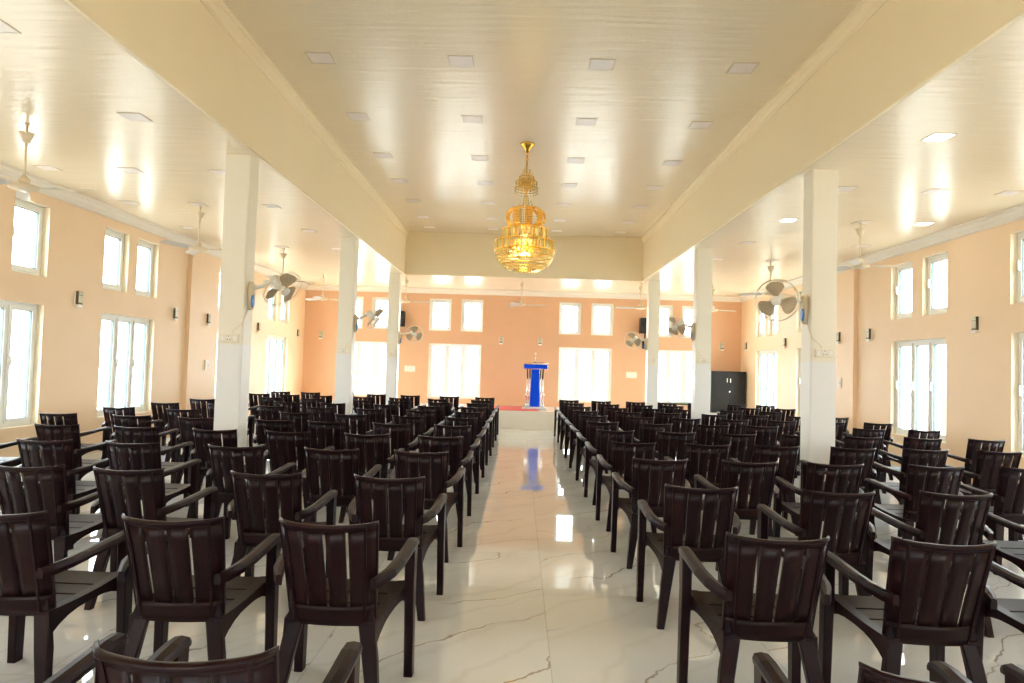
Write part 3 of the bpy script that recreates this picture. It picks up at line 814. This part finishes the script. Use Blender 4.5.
# ------------------------------------------------------------------ dark steel cupboard
t = thing('steel_cupboard', 'dark grey two-door steel cupboard in the far right corner', 'cupboard', (5.68, 18.98, ZS))
W, H, D = .94, 1.13, .40
bm = BM(); bx(bm, -W/2, W/2, -D/2+.02, D/2, .05, H); bx(bm, -W/2+.03, W/2-.03, -D/2+.04, D/2-.02, 0, .05); bx(bm, -W/2-.006, W/2+.006, -D/2+.012, D/2, H-.025, H); obj('carcass', bm, M['steel'], t)
for s in (-1, 1):
    bm = BM(); x0, x1 = (-W/2+.012, -.003) if s < 0 else (.003, W/2-.012); bx(bm, x0, x1, -D/2, -D/2+.02, .07, H-.035)
    d = obj('door', bm, M['steel'], t, bevel=.003)
    bm = BM(); hx = s*.045; bx(bm, hx-.011, hx+.011, -D/2-.022, -D/2, H-.30, H-.19); obj('handle', bm, M['silver'], d, bevel=.003)
    if s > 0:
        bm = BM(); tube(bm, [(s*.03, -D/2-.012, H-.55), (s*.03, -D/2, H-.55)], .018, 12); obj('lock', bm, M['silver'], d)

# things on the sill of the right rear window, and a shrub outside the left rear window
bm = BM(); tube(bm, [(4.02, YB+.03, LOZ[0]+.028), (4.40, YB+.032, LOZ[0]+.03), (4.98, YB+.03, LOZ[0]+.028)], .028, 10)
o = obj('rolled_cloth', bm, M['green']); tag(o, 'thin dark green strip lying along the right rear window sill', 'cloth')  # thin dark green strip of unidentified kind along the bottom of the window
t = thing('small_ornament', 'small grey ornament at the left end of right rear window sill', 'ornament', (3.86, YB+.035, LOZ[0]))
bm = BM(); lathe(bm, [(.03, 0), (.034, .01), (.02, .03), (.03, .06), (.014, .09), (.0001, .10)], n=16); obj('body', bm, M['grey'], t)
bm = BM(); ico(bm, (0, 0, .115), .02, 2); obj('top_ball', bm, M['grey'], t)
t = thing('garden_shrub', 'yellow-leaved shrub outside the rear window left of the lectern', 'shrub', (-2.62, 20.6, -.5))
bm = BM()
for k in range(5): tube(bm, [(0, 0, 0), (rnd.uniform(-.05, .05), rnd.uniform(-.05, .05), .8), (rnd.uniform(-.14, .14), rnd.uniform(-.14, .14), 1.55)], [.02, .015, .006], 6)
obj('stem', bm, M['fanblade'], t)
bm = BM()
for k in range(90):
    c = Vector((rnd.gauss(0, .11), rnd.gauss(0, .11), rnd.uniform(1.25, 1.75))); R = Matrix.Rotation(rnd.uniform(0, 6), 3, 'Z') @ Matrix.Rotation(rnd.uniform(-1, 1), 3, 'X')
    vs = [bm.verts.new(c + R @ Vector(p)) for p in ((-.02, 0, 0), (0, -.05, .01), (.02, 0, 0), (0, .05, .01))]; bm.faces.new(vs)
obj('foliage', bm, M['leafy'], t)

# ------------------------------------------------------------------ light and world
w = bpy.data.worlds.new('World'); SC.world = w; w.use_nodes = True
N, L = w.node_tree.nodes, w.node_tree.links
bg = N['Background']; bg.inputs['Strength'].default_value = 5.5
tc = N.new('ShaderNodeTexCoord'); sp = N.new('ShaderNodeSeparateXYZ'); L.new(tc.outputs['Generated'], sp.inputs[0])
cr = N.new('ShaderNodeValToRGB'); cr.color_ramp.elements[0].color = (.90, .96, 1, 1); cr.color_ramp.elements[1].color = (.80, .91, 1, 1)
L.new(sp.outputs[2], cr.inputs[0]); L.new(cr.outputs[0], bg.inputs[0])
pl = bpy.data.lights.new('chandelier_bulbs', 'POINT'); pl.energy = 7; pl.color = (1, .82, .5); pl.shadow_soft_size = .08
po = bpy.data.objects.new('chandelier_bulbs', pl); COL.objects.link(po); po.location = (CX, CY, 3.22)

# ------------------------------------------------------------------ camera (fitted to the photograph)
F, PITCH, YAW, ROLL, HC = 688.4, .0384, -.0124, .0295, 1.5
cam = bpy.data.cameras.new('camera'); cam.sensor_width = 36; cam.sensor_fit = 'HORIZONTAL'; cam.lens = F/1024*36; cam.clip_end = 300
co = bpy.data.objects.new('camera', cam); COL.objects.link(co)
fw = Vector((math.sin(YAW)*math.cos(PITCH), math.cos(YAW)*math.cos(PITCH), math.sin(PITCH)))
ri = Vector((math.cos(YAW), -math.sin(YAW), 0)); up_ = ri.cross(fw)
r2 = ri*math.cos(ROLL) + up_*math.sin(ROLL); u2 = up_*math.cos(ROLL) - ri*math.sin(ROLL)
co.matrix_world = Matrix(((r2.x, u2.x, -fw.x, 0), (r2.y, u2.y, -fw.y, 0), (r2.z, u2.z, -fw.z, HC), (0, 0, 0, 1)))
SC.camera = co

SC.view_settings.view_transform = 'Standard'
SC.view_settings.look = 'None'
SC.view_settings.exposure = 1.52
SC.cycles.max_bounces = 12
SC.cycles.diffuse_bounces = 8
SC.cycles.transparent_max_bounces = 24
SC.cycles.caustics_reflective = False
SC.cycles.sample_clamp_indirect = 6
SC.cycles.use_denoising = True
